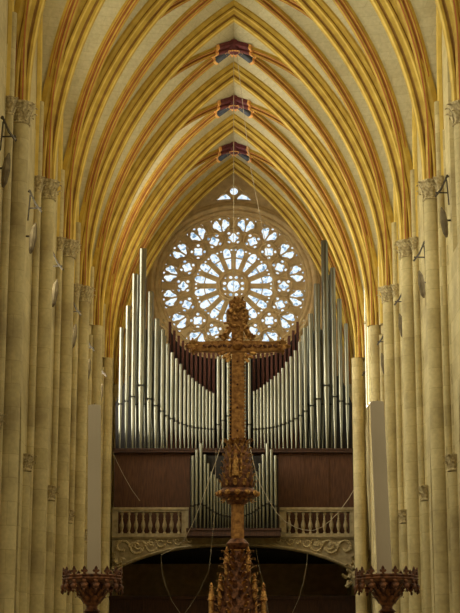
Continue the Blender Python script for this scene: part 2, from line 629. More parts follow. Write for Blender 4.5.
# ------------------------------------------------------------------ west wall with rose window
RC = at(233.5, 285.5, YW)
RU = (at(307, 285, YW) - at(234, 285, YW)).x / 73.0      # metres per photo pixel on that wall
RR_ = 73 * RU
SPC = at(234, 194.5, YW)
spand = [(SPC.x + x * RU, SPC.z - z * RU) for x, z in ((0, -10), (5.5, -6.5), (9, -3.0), (14.5, 0), (22, 6.5), (0, 5.2), (-22, 6.5), (-14.5, 0), (-9, -3.0), (-5.5, -6.5))]
outer = [(-13.4, 0), (13.4, 0), (13.4, 14.8), (7.3, 14.8), (7.3, 33), (-7.3, 33), (-7.3, 14.8), (-13.4, 14.8)]
bm = fill2d([outer, circle(RC.x, RC.z, RR_ + 0.02, 64), spand], 0.8, lambda p, q, r: Vector((p, YW + 0.4 + r, q)))
tag(part('wall_west', bm, ROSESTONE), kind='structure')

rose = empty('window_1', (RC.x, YW, RC.z), kind='structure')
polys = [circle(0, 0, RR_ + 0.04, 72)]
def pol(r, an): return (r * RU * math.sin(an), r * RU * math.cos(an))
def local(r, an, pts):
    """pts (tangential, radial) in photo pixels about the point at radius r, angle an"""
    return [(RU * ((r + q) * math.sin(an) + p * math.cos(an)), RU * ((r + q) * math.cos(an) - p * math.sin(an))) for p, q in pts]
def grow(pts, about, k=None):
    return [(about[0] + (x - about[0]) * k, about[1] + (z - about[1]) * k) for x, z in pts]
def lobed(n, r0, amp, m=32, a0=0.0):
    return [((r0 + amp * math.cos(n * (2 * PI * k / m - a0))) * math.sin(2 * PI * k / m), (r0 + amp * math.cos(n * (2 * PI * k / m - a0))) * math.cos(2 * PI * k / m)) for k in range(m)]
# centre roundel
polys.append([(x * RU, z * RU) for x, z in lobed(8, 6.2, 0.25, 32)])
for k in range(8):
    an = PI / 8 + k * PI / 4 + (0.09 if k % 2 else -0.09)
    polys.append(local(9.3, an, circle(0, 0, 1.9, 8)))
for k in range(4):
    polys.append(local(11.6, PI / 4 + k * PI / 2, circle(0, 0, 1.0, 8)))
for k in range(16):
    a1 = PI / 16 + k * PI / 8
    # lancets: inner wedge, outer wedge with trefoil head
    polys.append(local(0, a1, [(-1.1, 17.6), (1.1, 17.6), (3.2, 28.7), (-3.2, 28.7)]))
    polys.append(local(0, a1, [(-3.3, 29.6), (3.3, 29.6), (4.1, 33.4), (3.5, 34.6), (3.6, 37.0), (2.1, 38.9), (0, 39.8), (-2.1, 38.9), (-3.6, 37.0), (-3.5, 34.6), (-4.1, 33.4)]))
    for s in (-1, 1):
        polys.append(local(0, a1, circle(s * 5.3, 37.2, 1.25, 8)))
    # quatrefoil ring
    a2 = k * PI / 8
    polys.append(local(50.3, a2, lobed(4, 4.5, 0.8, 32)))
    for j in range(4):
        an = PI / 4 + j * PI / 2
        polys.append(local(50.3, a2, circle(6.6 * math.sin(an), 6.6 * math.cos(an), 1.75, 8)))
    # outer paired lights
    for s in (-1, 1):
        polys.append(local(63.8, a1, grow([(s * 0.5, -5.0), (s * 1.9, -4.6), (s * 4.4, -1.8), (s * 6.3, -1.0), (s * 7.1, 1.0), (s * 6.5, 2.7), (s * 5.2, 3.1),
                                      (s * 4.7, 4.6), (s * 3.2, 5.2), (s * 1.9, 4.3), (s * 1.6, 2.5), (s * 0.5, 0.2)], (0, 0), 1.27)))
        polys.append(local(64.2, a1, circle(s * 8.2, 5.9, 1.5, 8)))
        polys.append(local(64.2, a1, circle(s * 7.6, -4.6, 1.1, 8)))
    polys.append(local(64.2, a1, circle(0, 7.0, 1.4, 8)))
bm = fill2d(polys, 0.14, lambda p, q, r: Vector((p, 0.12 + r, q)))
tr_ = part('window_frame', bm, ROSESTONE, rose)
def ring(bm, c, R, r, n=40, y=0.03, m=6):
    rows = []
    for k in range(n):
        an = 2 * PI * k / n
        rows.append([bm.verts.new((c[0] + (R + r * math.cos(2 * PI * j / m)) * math.cos(an), y + r * math.sin(2 * PI * j / m), c[1] + (R + r * math.cos(2 * PI * j / m)) * math.sin(an))) for j in range(m)])
    for k in range(n):
        p, q = rows[k], rows[(k + 1) % n]
        for j in range(m): bm.faces.new((p[j], p[(j + 1) % m], q[(j + 1) % m], q[j]))
bm = B()
for k in range(16):
    ring(bm, pol(50.3, k * PI / 8), 8.6 * RU, 0.05, 20)
    ring(bm, pol(64.2, PI / 16 + k * PI / 8), 9.4 * RU, 0.055, 20)
ring(bm, (0, 0), 14.5 * RU, 0.08, 36)
ring(bm, (0, 0), 73.5 * RU, 0.09, 64)
part('roundel_moulding', bm, ROSESTONE, rose, smooth=True)
bm = B()
for R_, r_, y_ in ((77, 0.13, -0.02), (82, 0.17, -0.06), (85.5, 0.10, -0.02)):
    ring(bm, (0, 0), R_ * RU, r_, 72, y_, 8)
part('rose_surround', bm, ROSESTONE, rose, smooth=True)
bm = B()
bm.faces.new([bm.verts.new((x, 0.22, z)) for x, z in circle(0, 0, RR_ + 0.02, 48)])
part('rose_glass', bm, ROSEGLASS, rose)

sp = empty('window_17', (SPC.x, YW, SPC.z), kind='structure')
bm = fill2d([[(x - SPC.x, z - SPC.z) for x, z in spand], [(x * RU, z * RU) for x, z in circle(0, 4.4, 4.2, 14)],
             [(x * RU, z * RU) for x, z in ((4.6, -0.6), (8, 1.8), (13, -0.2), (18.5, -5.4), (10, -4.4), (2.6, -4.2))],
             [(x * RU, z * RU) for x, z in ((-4.6, -0.6), (-8, 1.8), (-13, -0.2), (-18.5, -5.4), (-10, -4.4), (-2.6, -4.2))]],
            0.2, lambda p, q, r: Vector((p, 0.2 + r, q)))
part('window_frame', bm, ROSESTONE, sp)
bm = B()
bm.faces.new([bm.verts.new((x - SPC.x, 0.36, z - SPC.z)) for x, z in spand])
part('window_glass', bm, ROSEGLASS, sp)

# ------------------------------------------------------------------ piers
def capital_bm(r, H, n=8, wide=1.5):
    bm = B()
    lathe(bm, [(r * 1.12, 0), (r * 1.2, 0.03), (r * 1.12, 0.06), (r * 1.02, 0.08), (r * 1.04, H * 0.4), (r * 1.2, H * 0.7), (r * wide * 0.92, H * 0.84)], 16)
    for row in range(2):
        for k in range(n):
            an = 2 * PI * (k + 0.5 * row) / n
            o = Vector((math.cos(an), math.sin(an), 0))
            leaf(bm, o * r * (1.04 + 0.06 * row) + Vector((0, 0, 0.08 + row * H * 0.38)), o, (0, 0, 1), H * 0.42, 0.75)
    return bm
def abacus_bm(r, H, wide=1.5):
    bm = B()
    lathe(bm, [(r * wide * 0.9, H * 0.84), (r * wide * 1.0, H * 0.88), (r * wide * 1.02, H * 0.93), (r * wide * 1.06, H)], 8, a0=PI / 8)
    return bm
MS = 0.262                                   # main shaft radius
def shift(bm, x=0, y=0, z=0):
    for v in bm.verts: v.co += Vector((x, y, z))
    return bm

PX = 5.88
def make_pier():
    root = empty('nave_pier', (0, 0, 0), None, 'pier', 'piers of the nave')
    # clustered core behind the shafts
    bm = B()
    out = [(0.20, -0.30), (0.20, 0.30), (0.32, 0.52), (0.32, 0.72), (0.55, 0.95), (1.35, 0.95), (1.7, 0.5), (1.7, -0.5), (1.35, -0.95), (0.55, -0.95), (0.32, -0.72), (0.32, -0.52)]
    lo = [bm.verts.new((x, y, 0.9)) for x, y in out]
    hi = [bm.verts.new((x, y, CAPZ + 1.5)) for x, y in out]
    for k in range(len(out)): bm.faces.new((lo[k], lo[(k + 1) % len(out)], hi[(k + 1) % len(out)], hi[k]))
    bm.faces.new(lo[::-1]); bm.faces.new(hi)
    part('pier_core', bm, STONE, root)
    bm = B()
    lathe(bm, [(1.15, 0), (1.15, 0.5), (1.05, 0.6), (1.0, 0.9)], 8, (0.75, 0), a0=PI / 8)
    part('pier_base', bm, STONE, root)
    bm = B()
    lathe(bm, [(MS * 1.4, 0.6), (MS * 1.4, 0.9), (MS, 1.1), (MS, CAPZ - 0.6)], 20)
    part('vault_shaft', bm, STONE, root, smooth=True)
    cp = part('vault_capital', shift(capital_bm(MS, 0.62), z=CAPZ - 0.62), CARVED, root)
    part('abacus', shift(abacus_bm(MS, 0.62), z=CAPZ - 0.62), CARVED, cp)
    for s in (-1, 1):
        # slender shaft that runs on up to the wall rib
        bm = B()
        lathe(bm, [(0.13, 0.9), (0.13, CAPZ - 0.5)], 12, (0.24, s * 0.46))
        lathe(bm, [(0.13, CAPZ - 0.05), (0.13, WR_S)], 12, (0.24, s * 0.46))
        part('wall_rib_shaft', bm, STONE, root, smooth=True)
        bm = shift(capital_bm(0.13, 0.5, 6, 1.6), 0.24, s * 0.46, CAPZ - 0.5)
        merge(bm, shift(abacus_bm(0.13, 0.5, 1.6), 0.24, s * 0.46, CAPZ - 0.5))
        part('small_capital', bm, CARVED, root)
        # arcade shaft with its lower capital
        bm = B()
        lathe(bm, [(0.2, 0.9), (0.2, 7.3 + EYE)], 16, (0.34, s * 0.86))
        part('arcade_shaft', bm, STONE, root, smooth=True)
        bm = shift(capital_bm(0.2, 0.5, 7, 1.35), 0.34, s * 0.86, 7.32 + EYE)
        a_ = part('arcade_capital', bm, CARVED, root)
        part('abacus', shift(abacus_bm(0.2, 0.5, 1.35), 0.34, s * 0.86, 7.32 + EYE), CARVED, a_)
    return root
pier0 = make_pier()
WHERE = {'z': 'just outside the near edge of the picture', 'A': 'at the edge of the photo', 'B': 'second in from the photo edge',
         'C': 'third in from the photo edge', 'D': 'with the lowest foliate vault capital', 'E': 'behind the candle', 'F': 'touching the organ gallery', 'G': 'behind the organ pipes'}
first = True
for sx, side in ((-1, 'left'), (1, 'right')):
    for nm, y in zip(PN, PY):
        if nm == 'z': continue
        p = pier0 if first else dup(pier0)
        first = False
        p.location = (sx * PX * (KX(y) if sx > 0 else 1), y, 0)
        if nm == 'E' and sx > 0: p.location.x += 0.08
        if nm == 'F' and sx > 0:
            p.location.x -= 0.17
            for ch in list(p.children):
                if ch.name.split('.')[0] == 'pier_core': ch.location.x = 0.28
                if ch.name.split('.')[0] in ('arcade_shaft', 'arcade_capital', 'wall_rib_shaft', 'small_capital') and ch.data.vertices[0].co.y < 0:
                    for g in list(ch.children): bpy.data.objects.remove(g)
                    bpy.data.objects.remove(ch)
        if nm in 'EFG':
            for ch in list(p.children):
                if ch.name.split('.')[0] in ('vault_capital', 'small_capital'):
                    for g in list(ch.children): bpy.data.objects.remove(g)
                    bpy.data.objects.remove(ch)
                elif ch.name.split('.')[0] == 'vault_shaft':
                    ch.scale = (1, 1, CAPZ / (CAPZ - 0.6))
        p.rotation_euler = (0, 0, 0 if sx > 0 else PI)
        p['label'] = ('shadowed ' if sx < 0 else 'brighter ') + 'stone pier of clustered shafts on the %s, %s' % (side, WHERE[nm])
# plain wall-shafts in front of the first bay and dressing of the west bay corners
for sx, nm in ((-1, 'trim_1'), (1, 'trim_2')):
    bm = B()
    lathe(bm, [(0.2, 0), (0.2, CAPZ)], 12, (sx * 6.05, YW - 0.25))
    lathe(bm, [(0.12, 0), (0.12, CAPZ)], 10, (sx * 5.8, YW - 0.1))
    tag(part(nm, bm, STONE, smooth=True), kind='structure')

# ------------------------------------------------------------------ floodlights on the piers
def make_flood():
    """local: origin on the pier flank, +x towards the nave, -y towards the viewer"""
    r = empty('floodlight', (0, 0, 0), None, 'floodlight', 'floodlights on the nave piers')
    bm = B()
    n = 10
    pts = [Vector((0.10, -0.16, -0.48)), Vector((0.13, -0.17, -0.36)), Vector((0.17, -0.18, 0.0)), Vector((0.20, -0.19, 0.30)), Vector((0.24, -0.2, 0.46))]
    tube(bm, pts, [0.03, 0.08, 0.115, 0.085, 0.02], 8)
    part('lamp_housing', bm, LAMPM, r)
    bm = B()
    tube(bm, [(-0.14, -0.02, 0.1), (0.13, -0.14, 0.06)], 0.03, 6)
    tube(bm, [(0.0, -0.15, 0.55), (0.05, -0.16, 1.35)], 0.022, 6)
    part('power_lead', bm, IRON, r)
    bm = B()
    tube(bm, [(0.02, -0.12, 1.5), (0.22, -0.2, 1.05), (0.42, -0.26, 0.78)], 0.035, 6)
    tube(bm, [(0.02, -0.1, 0.95), (0.40, -0.22, 0.92)], 0.024, 6)
    tube(bm, [(-0.02, 0.0, 1.5), (0.02, -0.14, 1.5)], 0.03, 6)
    part('bracket_arm', bm, IRON, r)
    return r
fl0 = make_flood()
first = True
ORD = {'A': 'nearest the photo edge', 'B': 'second from the photo edge', 'C': 'third from the photo edge', 'D': 'just above the candle', 'E': 'second from the organ pipes', 'F': 'nearest the organ pipes'}
for sx, side, pos in ((-1, 'left', {'A': (6, 170), 'B': (33, 238), 'C': (55, 293), 'D': (74, 336), 'E': (88, 370), 'F': (100.5, 394)}),
                      (1, 'right', {'B': (444, 222), 'C': (421.5, 284), 'D': (401.5, 326), 'E': (383.5, 364), 'F': (368, 393)})):
    for nm, (px, py) in pos.items():
        e = at(px, py, 1.0)
        y = 5.98 / abs(e.x)
        if sx > 0: y = 5.98 * KX(y) / abs(e.x)
        q = at(px, py, y)
        y += 0.17
        f = fl0 if first else dup(fl0)
        first = False
        f.rotation_euler = (0, 0, 0)
        if sx > 0:
            f.scale = (-1, 1, 1)
        f.location = (q.x + (-0.17 if sx < 0 else 0.17), y, q.z)
        f['label'] = 'grey floodlight on an iron bracket on the %s piers, %s' % (side, ORD[nm])

# ------------------------------------------------------------------ organ gallery
YG = 78.3
def G(px, py, y=YG):
    p = at(px, py, y)
    return p.x, p.z
MG = (at(300, 500, YG) - at(200, 500, YG)).x / 100     # metres per pixel there
GR = empty('organ_gallery', (0, YG, 0), 'pale stone gallery with carved frieze and flat arch carrying the organ', 'gallery')
def arch_z(px):
    """lower edge of the flat arch in photo rows"""
    d = min(1.0, abs(px - 233.5) / 122.0)
    return 546.0 + 26 * d ** 2.6
zt = G(234, 536)[1]
polys = [[G(112, 536), G(355.5, 536), G(355.5, 590)] + [G(355.5 - 4, 580)] + [G(x, arch_z(x)) for x in [350 - 6 * k for k in range(39)]] + [G(116, 580), G(112, 590)]]
bm = fill2d(polys, 0.5, lambda p, q, r: Vector((p, 0.25 + r, q)), bevel=0.0)
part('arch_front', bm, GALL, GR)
bm = B()
xs = [112 + 6.1 * k for k in range(41)]
prev = None
for x in xs:                                      # light arris moulding along the arch
    px = min(max(x, 114), 353)
    q = G(px, arch_z(px) - 1.2)
    cur = Vector((q[0], -0.04, q[1]))
    if prev is not None: tube(bm, [prev, cur], 0.075, 6)
    prev = cur
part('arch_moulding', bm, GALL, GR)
bm = B()
x0, z1 = G(112, 534); x1, z2 = G(355.5, 537.5)
box(bm, x0, x1, -0.14, 0.4, z2, z1)
box(bm, x0, x1, -0.08, 0.1, z2 - 0.07, z2)
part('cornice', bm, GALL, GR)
def scroll(bm, px, py, sc_, flip):
    """carved arabesque: S-shaped stems with leaves"""
    cx, cz = G(px, py)
    for s, ox in ((1, 0.0), (-1, 0.42)):
        pts = []
        for k in range(13):
            an = k / 12 * 2 * PI * 0.95
            rr = 0.23 * (1 - 0.6 * k / 12)
            pts.append(Vector((cx + flip * sc_ * (ox + rr * math.cos(an)), -0.03, cz + sc_ * s * rr * math.sin(an))))
        tube(bm, pts, [0.035 * sc_ + 0.01] * 13, 5)
        for k in (1, 4, 7, 10):
            blob(bm, pts[k] + Vector((0, -0.02, 0)), 0.075 * sc_, 0.035, 0.05 * sc_, (0, k, 0))
for px, py, s_ in ((122, 547, 1.5), (139, 546, 1.3), (152, 543, 0.95), (170, 541.5, 0.8), (184, 540, 0.55)):
    for qx, fl in ((px, 1), (467.5 - px, -1)):
        orn = B()
        scroll(orn, qx, py, s_, fl)
        part('carved_scroll', orn, CARVED, GR)
for s, px in ((1, 115), (-1, 352.5)):
    bm = B()
    for k in range(16):
        x, z = G(px + s * random.uniform(-3, 6), random.uniform(556, 584))
        leaf(bm, (x, 0.02, z), (0, -1, 0.2), (s * random.uniform(-0.3, 0.8), -0.1, random.uniform(-1, 0.6)), 0.28, 0.7)
    part('corbel_leaves', bm, CARVED, GR)
# gallery floor slab
bm = B()
box(bm, -5.55, 5.55, 0.42, YW - YG - 0.02, G(234, 538)[1] - 0.25, G(234, 538)[1])
part('gallery_floor', bm, WOODD, GR)
# underside slab, coloured near-black in place of the shade below the gallery
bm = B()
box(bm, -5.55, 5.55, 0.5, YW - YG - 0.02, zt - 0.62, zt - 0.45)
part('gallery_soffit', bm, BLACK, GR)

# balustrades
PROFB = [(0.075, 0.0), (0.075, 0.06), (0.04, 0.1), (0.05, 0.15), (0.10, 0.3), (0.105, 0.38), (0.07, 0.52), (0.04, 0.62), (0.06, 0.66), (0.04, 0.7), (0.045, 0.78), (0.075, 0.84), (0.075, 0.92)]
zb, zr = G(234, 533.5)[1], G(234, 512)[1]
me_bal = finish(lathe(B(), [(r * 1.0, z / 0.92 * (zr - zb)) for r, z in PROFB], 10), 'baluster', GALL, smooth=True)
for side, xa, xb, sgn in (('left', 112, 188.5, 1), ('right', 279.5, 355.5, -1)):
    Xa, Xb = G(xa, 520)[0], G(xb, 520)[0]
    r = empty('balustrade', ((Xa + Xb) / 2, YG + 0.12, zb), 'pale stone balustrade of the organ gallery, %s of the small front organ' % side, 'balustrade', 'gallery balustrades')
    w = (Xb - Xa) / 2
    bm = B()
    hh = G(234, 507.5)[1] - zb
    box(bm, -w, w, -0.16, 0.16, zr - zb, zr - zb + 0.09)
    box(bm, -w, w, -0.20, 0.20, zr - zb + 0.09, hh)
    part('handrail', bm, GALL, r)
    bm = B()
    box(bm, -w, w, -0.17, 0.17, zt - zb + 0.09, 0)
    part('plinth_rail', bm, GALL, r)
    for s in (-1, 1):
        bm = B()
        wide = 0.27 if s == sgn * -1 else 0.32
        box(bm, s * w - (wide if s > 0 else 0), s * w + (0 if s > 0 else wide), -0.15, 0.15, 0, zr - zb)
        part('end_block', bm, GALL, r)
    n = 9
    for k in range(n):
        o = link('baluster', me_bal, r)
        o.location = (-w + 0.30 + 0.155 + (2 * w - 0.60 - 0.31) * (k + 0.0) / (n - 1), 0, 0)

# ------------------------------------------------------------------ main organ
YO = 79.4
def O(px, py, y=YO):
    p = at(px, py, y)
    return p.x, p.z
MO = (at(300, 400, YO) - at(200, 400, YO)).x / 100
ORG = empty('pipe_organ', (0, YO, G(234, 538)[1]), 'great pipe organ with grey metal pipes in front of the rose window', 'organ')
OZ = ORG.location.z
def oz(py, y=YO): return at(234, py, y).z - OZ
# case panels
zt_p, zb_p = oz(452.5), 0.0
for side, xa, xb in (('left', 114, 190), ('right', 278, 353.5)):
    xa, xb = O(xa, 480)[0], O(xb, 480)[0]
    bm = B()
    box(bm, xa, xb, 0.05, 0.15, zb_p, zt_p)
    part('case_panel', bm, WOOD if side == 'right' else WOOD, ORG)
    bm = B()
    for k in range(4):
        x = xa + (xb - xa) * k / 3
        box(bm, max(xa, x - 0.05), min(xb, x + 0.05), 0.02, 0.05, zb_p, zt_p)
    box(bm, xa, xb, 0.02, 0.05, zt_p - 0.12, zt_p)
    part('panel_frame', bm, WOOD, ORG)
bm = B()
xa, xb = O(190, 480)[0], O(278, 480)[0]
box(bm, xa, xb, 0.3, 0.4, zb_p, zt_p)
part('centre_panel', bm, WOODD, ORG)
bm = B()
box(bm, O(113.5, 450)[0], O(354, 450)[0], -0.22, 0.55, oz(453.0), oz(449.5))
box(bm, O(113.5, 450)[0], O(354, 450)[0], -0.26, 0.55, oz(450.5), oz(449.5) + 0.02)
part('wind_chest', bm, WOODD, ORG)
# back of the case, near-black sheet so the gaps between pipes look shaded
bm = B()
xs_ = [(114, 400), (126, 372), (150, 372), (165, 360), (169, 327)] + [(169.5 + k * 4.4, 326 + 30 * (1 - math.exp(-k / 3.2))) for k in range(13)]
xs_ += [(467.6 - x, y) for x, y in xs_[::-1]]
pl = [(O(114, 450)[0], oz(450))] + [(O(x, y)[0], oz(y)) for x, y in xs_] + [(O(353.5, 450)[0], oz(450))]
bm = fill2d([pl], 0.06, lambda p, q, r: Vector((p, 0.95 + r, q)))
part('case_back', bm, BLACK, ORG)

def metal_pipe(parent, x, y, zbase, zmouth, ztop, rad, n=14):
    bm = B()
    lathe(bm, [(rad, zmouth), (rad, ztop - 0.02), (rad * 0.97, ztop), (rad * 0.86, ztop), (rad * 0.86, ztop - 0.25)], n, (x, y))
    p = part('organ_pipe', bm, TIN, parent, smooth=True)
    bm = B()
    lathe(bm, [(rad * 0.35, zbase), (rad * 0.42, zbase + 0.08), (rad, zmouth - rad * 0.05), (rad, zmouth)], n, (x, y))
    part('pipe_foot', bm, TIN, p, smooth=True)
    bm = B()
    h = max(0.05, rad * 0.38)
    box(bm, x - rad * 0.8, x + rad * 0.8, y - rad * 1.03, y - rad * 0.4, zmouth, zmouth + h)
    for s in (-1, 1):
        box(bm, x + s * rad * 0.84 - 0.012, x + s * rad * 0.84 + 0.012, y - rad * 1.25, y - rad * 0.4, zmouth - h * 0.5, zmouth + h * 1.6)
    part('pipe_mouth', bm, BLACK, p)
    return p
# px, top row, mouth row, half width in px   (left half; mirrored for the right)
LEFT = [(120.0, 328, 405, 2.2), (126.3, 306, 402, 2.6), (132.6, 274, 397.5, 3.0), (140.6, 249, 386.5, 4.0), (149.0, 292, 400, 3.5), (155.6, 319, 406.5, 3.0),
        (161.8, 330, 412, 2.5), (166.9, 344, 416.5, 2.3), (171.6, 353, 419.5, 2.2), (176.0, 359, 422, 2.05), (180.3, 364.5, 424, 2.0), (184.5, 370.6, 425.5, 1.9),
        (188.5, 375.5, 427, 1.85), (192.3, 378.5, 428, 1.8), (196.0, 382, 428.6, 1.75), (199.6, 384.6, 429, 1.7), (203.1, 387, 429.4, 1.65), (206.6, 390, 429.7, 1.6),
        (210.0, 392, 430, 1.55), (213.3, 393.4, 430, 1.5), (218.2, 357, 425.5, 2.0), (223.0, 356, 421.5, 2.1), (228.2, 359, 417, 2.15)]
RIGHTTOP = {140.6: 241, 132.6: 268, 149.0: 284, 126.3: 299, 120.0: 324, 155.6: 314}
zbase = oz(449.5)
for side in (-1, 1):
    for px, top, mouth, hw in LEFT:
        x_ = px if side < 0 else 467.6 - px
        t_ = top if side < 0 else RIGHTTOP.get(px, top - 2)
        yy = -0.05 if hw < 2.3 else 0.0
        X = at(x_, 430, YO + yy).x
        metal_pipe(ORG, X, yy, zbase, oz(mouth), oz(t_), hw * MO * 0.88)
metal_pipe(ORG, at(233.8, 430, YO - 0.05).x, -0.05, zbase, oz(413), oz(361), 2.2 * MO * 0.88)
# secondary taller grey pipes standing behind, at the outer ends
for px, top, hw in ((136.5, 275, 1.6), (145.5, 330, 2.2), (152.6, 331, 1.8), (158.5, 326, 1.6), (164.2, 336, 1.5)):
    for side in (-1, 1):
        x_ = px if side < 0 else 467.6 - px
        metal_pipe(ORG, at(x_, 400, YO + 0.45).x, 0.45, zbase, oz(405, YO + 0.45), oz(top, YO + 0.45), hw * MO)
# dark red wooden pipes, two descending flights
for side in (-1, 1):
    for k in range(13):
        px = 169.5 + k * 4.4
        top = 322 + 30 * (1 - math.exp(-k / 3.2)) + (0.6 if k % 2 else 0)
        x_ = px if side < 0 else 467.6 - px
        X = at(x_, 380, YO + 0.6).x
        hw = 1.35 * MO
        zt_ = oz(top, YO + 0.6)
        bm = B()
        box(bm, X - hw, X + hw, 0.6 - hw, 0.6 + hw, zbase, zt_)
        o = part('wooden_pipe', bm, WOODR, ORG)
        o['label'] = 'dark red square wooden pipe'
# carved wing at the outer side of each flight of wooden pipes
for side in (-1, 1):
    bm = B()
    for k in range(10):
        x_ = 166 + random.uniform(-2, 2)
        x_ = x_ if side < 0 else 467.6 - x_
        p = at(x_, 322 + k * 4, YO + 0.5)
        leaf(bm, (p.x, 0.5, p.z - OZ), (side * -0.5, -1, 0), (side, 0, 0.8), 0.2, 0.6)
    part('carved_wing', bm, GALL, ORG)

# ------------------------------------------------------------------ small front organ
YP = 77.75
def PP(px, py): 
    p = at(px, py, YP)
    return p.x, p.z
zbp = PP(234, 536.8)[1]
POS = empty('choir_organ', (0, YP, zbp), 'small front organ of slim grey pipes between the two balustrades', 'organ')
def pz(py): return PP(234, py)[1] - zbp
bm = B()
box(bm, PP(187, 530)[0], PP(280.5, 530)[0], -0.35, 0.75, 0, pz(529.3))
box(bm, PP(186.3, 530)[0], PP(281.2, 530)[0], -0.39, 0.75, pz(531.2), pz(529.3) + 0.01)
part('plinth', bm, WOODD, POS)
bm = B()
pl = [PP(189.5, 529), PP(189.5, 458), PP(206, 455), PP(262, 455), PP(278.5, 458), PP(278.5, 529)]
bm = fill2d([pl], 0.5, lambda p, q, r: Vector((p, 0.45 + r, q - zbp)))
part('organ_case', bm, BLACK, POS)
MP = (at(300, 500, YP) - at(200, 500, YP)).x / 100
SM = [(192.4, 456, 507, 1.7), (196.4, 450, 506, 1.75), (200.5, 444, 505, 1.8), (204.6, 455, 506.5, 1.7), (208.0, 464, 509, 1.4), (211.2, 472, 511, 1.35), (214.3, 475, 513, 1.3),
      (217.2, 479, 514.5, 1.25), (220.1, 482, 515.5, 1.2), (222.9, 485, 516.5, 1.15), (225.7, 487, 517, 1.15), (228.5, 489, 517.5, 1.15), (231.3, 490, 518, 1.15)]
for side in (-1, 1):
    for px, top, mouth, hw in SM:
        x_ = px if side < 0 else 467.8 - px
        metal_pipe(POS, PP(x_, 500)[0], -0.1, pz(529.3), pz(mouth), pz(top), hw * MP * 0.88, 10)

# ------------------------------------------------------------------ dark wooden porch under the gallery
PZ = at(234, 599.5, 80.6).z
ty = empty('wooden_porch', (0, 80.6, 0), 'dark brown wooden porch enclosure under the organ gallery', 'porch')
bm = B(); box(bm, -5.9, 5.9, 0, 0.2, 0, PZ); part('porch_wall', bm, WOODD, ty)
bm = B(); box(bm, -5.95, 5.95, -0.08, 0.28, PZ, PZ + 0.18); part('porch_cornice', bm, WOODD, ty)
bm = B()
for k in range(9): box(bm, -5.8 + k * 1.4, -5.68 + k * 1.4, -0.05, 0, 0, PZ)
part('porch_stile', bm, WOODD, ty)

# ------------------------------------------------------------------ altar furniture in the foreground
YA = 10.0
def A(px, py): 
    p = at(px, py, YA)
    return p.x, p.z
MA = (at(300, 500, YA) - at(200, 500, YA)).x / 100
ALT_Z = 2.02
bm = B()
box(bm, -1.3, 1.3, 9.6, 10.5, 0, 1.1)
box(bm, -1.4, 1.4, 9.5, 10.6, 1.1, 1.2)
box(bm, -1.35, 1.35, 9.78, 10.5, 1.2, ALT_Z)
alt = part('altar', bm, CARVED)
tag(alt, 'stone altar with a raised shelf carrying the candlesticks and the gilt cross', 'altar')

# --- candlesticks
fleur = [(0, 0), (0.010, 0.0), (0.007, 0.012), (0.016, 0.015), (0.021, 0.024), (0.015, 0.031), (0.009, 0.027), (0.0095, 0.036), (0.005, 0.046), (0, 0.052)]
fleur = fleur + [(-x, z) for x, z in fleur[::-1][1:-1]]
bmf = fill2d([fleur], 0.008, lambda p, q, r: Vector((r, p, q)))
me_fl = finish(bmf, 'fleuron', GILTD)
bmf = B()
blob(bmf, (0, 0, -0.012), 0.008, 0.012, 0.014)
blob(bmf, (0.004, 0.0, -0.034), 0.011, 0.016, 0.016)
blob(bmf, (0.002, 0.010, -0.026), 0.007, 0.010, 0.008)
blob(bmf, (0.002, -0.010, -0.026), 0.007, 0.010, 0.008)
blob(bmf, (0.008, 0.0, -0.053), 0.006, 0.007, 0.010)
me_pd = finish(bmf, 'pendant_leaf', GILTD, smooth=True)
def candlestick(pxc, pyr, halfpx, tilt, side):
    x, zr_ = A(pxc, pyr)
    r = empty('candlestick', (x, YA, ALT_Z), 'dark red bronze candlestick with leafy crown tray %s of the gilt cross' % side, 'candlestick', 'altar candlesticks')
    R = halfpx * MA
    zz = zr_ - ALT_Z
    bm = B()
    lathe(bm, [(0.12, 0), (0.12, 0.03), (0.09, 0.06), (0.05, 0.1), (0.03, 0.18), (0.045, 0.24), (0.03, 0.28), (0.027, zz - 0.33), (0.065, zz - 0.29), (0.075, zz - 0.25), (0.05, zz - 0.215), (0.04, zz - 0.205), (0.052, zz - 0.195), (0.035, zz - 0.18)], 16)
    part('stem', bm, GILTD, r, smooth=True)
    bm = B()
    lathe(bm, [(0.030, zz - 0.2), (0.033, zz - 0.165), (0.05, zz - 0.14), (0.072, zz - 0.11), (0.082, zz - 0.07), (0.08, zz - 0.04), (0.09, zz - 0.028), (R * 0.8, zz - 0.022)], 16)
    for row, (rr, z_) in enumerate(((0.045, zz - 0.15), (0.07, zz - 0.115), (0.08, zz - 0.075))):
        for k in range(10):
            an = 2 * PI * (k + 0.5 * row) / 10
            o = Vector((math.cos(an), math.sin(an), 0))
            leaf(bm, o * rr + Vector((0, 0, z_)), o, (o.x * 0.4, o.y * 0.4, 1), 0.045, 0.8)
    part('bowl', bm, GILTD, r)
    bm = B()
    lathe(bm, [(R * 0.82, zz - 0.03), (R * 0.97, zz - 0.02), (R, zz - 0.012), (R * 0.965, zz - 0.004), (R, zz + 0.006), (R * 0.96, zz + 0.012), (R * 0.5, zz + 0.004)], 12, a0=PI / 12)
    part('tray', bm, GILTD, r)
    for k in range(16):
        an = 2 * PI * (k + 0.5) / 16
        o = link('fleuron', me_fl, r)
        o.location = (R * 0.95 * math.cos(an), R * 0.95 * math.sin(an), zz + 0.006)
        o.rotation_euler = (0, 0, an)
        o = link('pendant_leaf', me_pd, r)
        o.location = (R * 0.93 * math.cos(an), R * 0.93 * math.sin(an), zz - 0.014)
        o.rotation_euler = (0, 0, an)
        o.scale = (1.3, 1.3, 1.3)
    return r
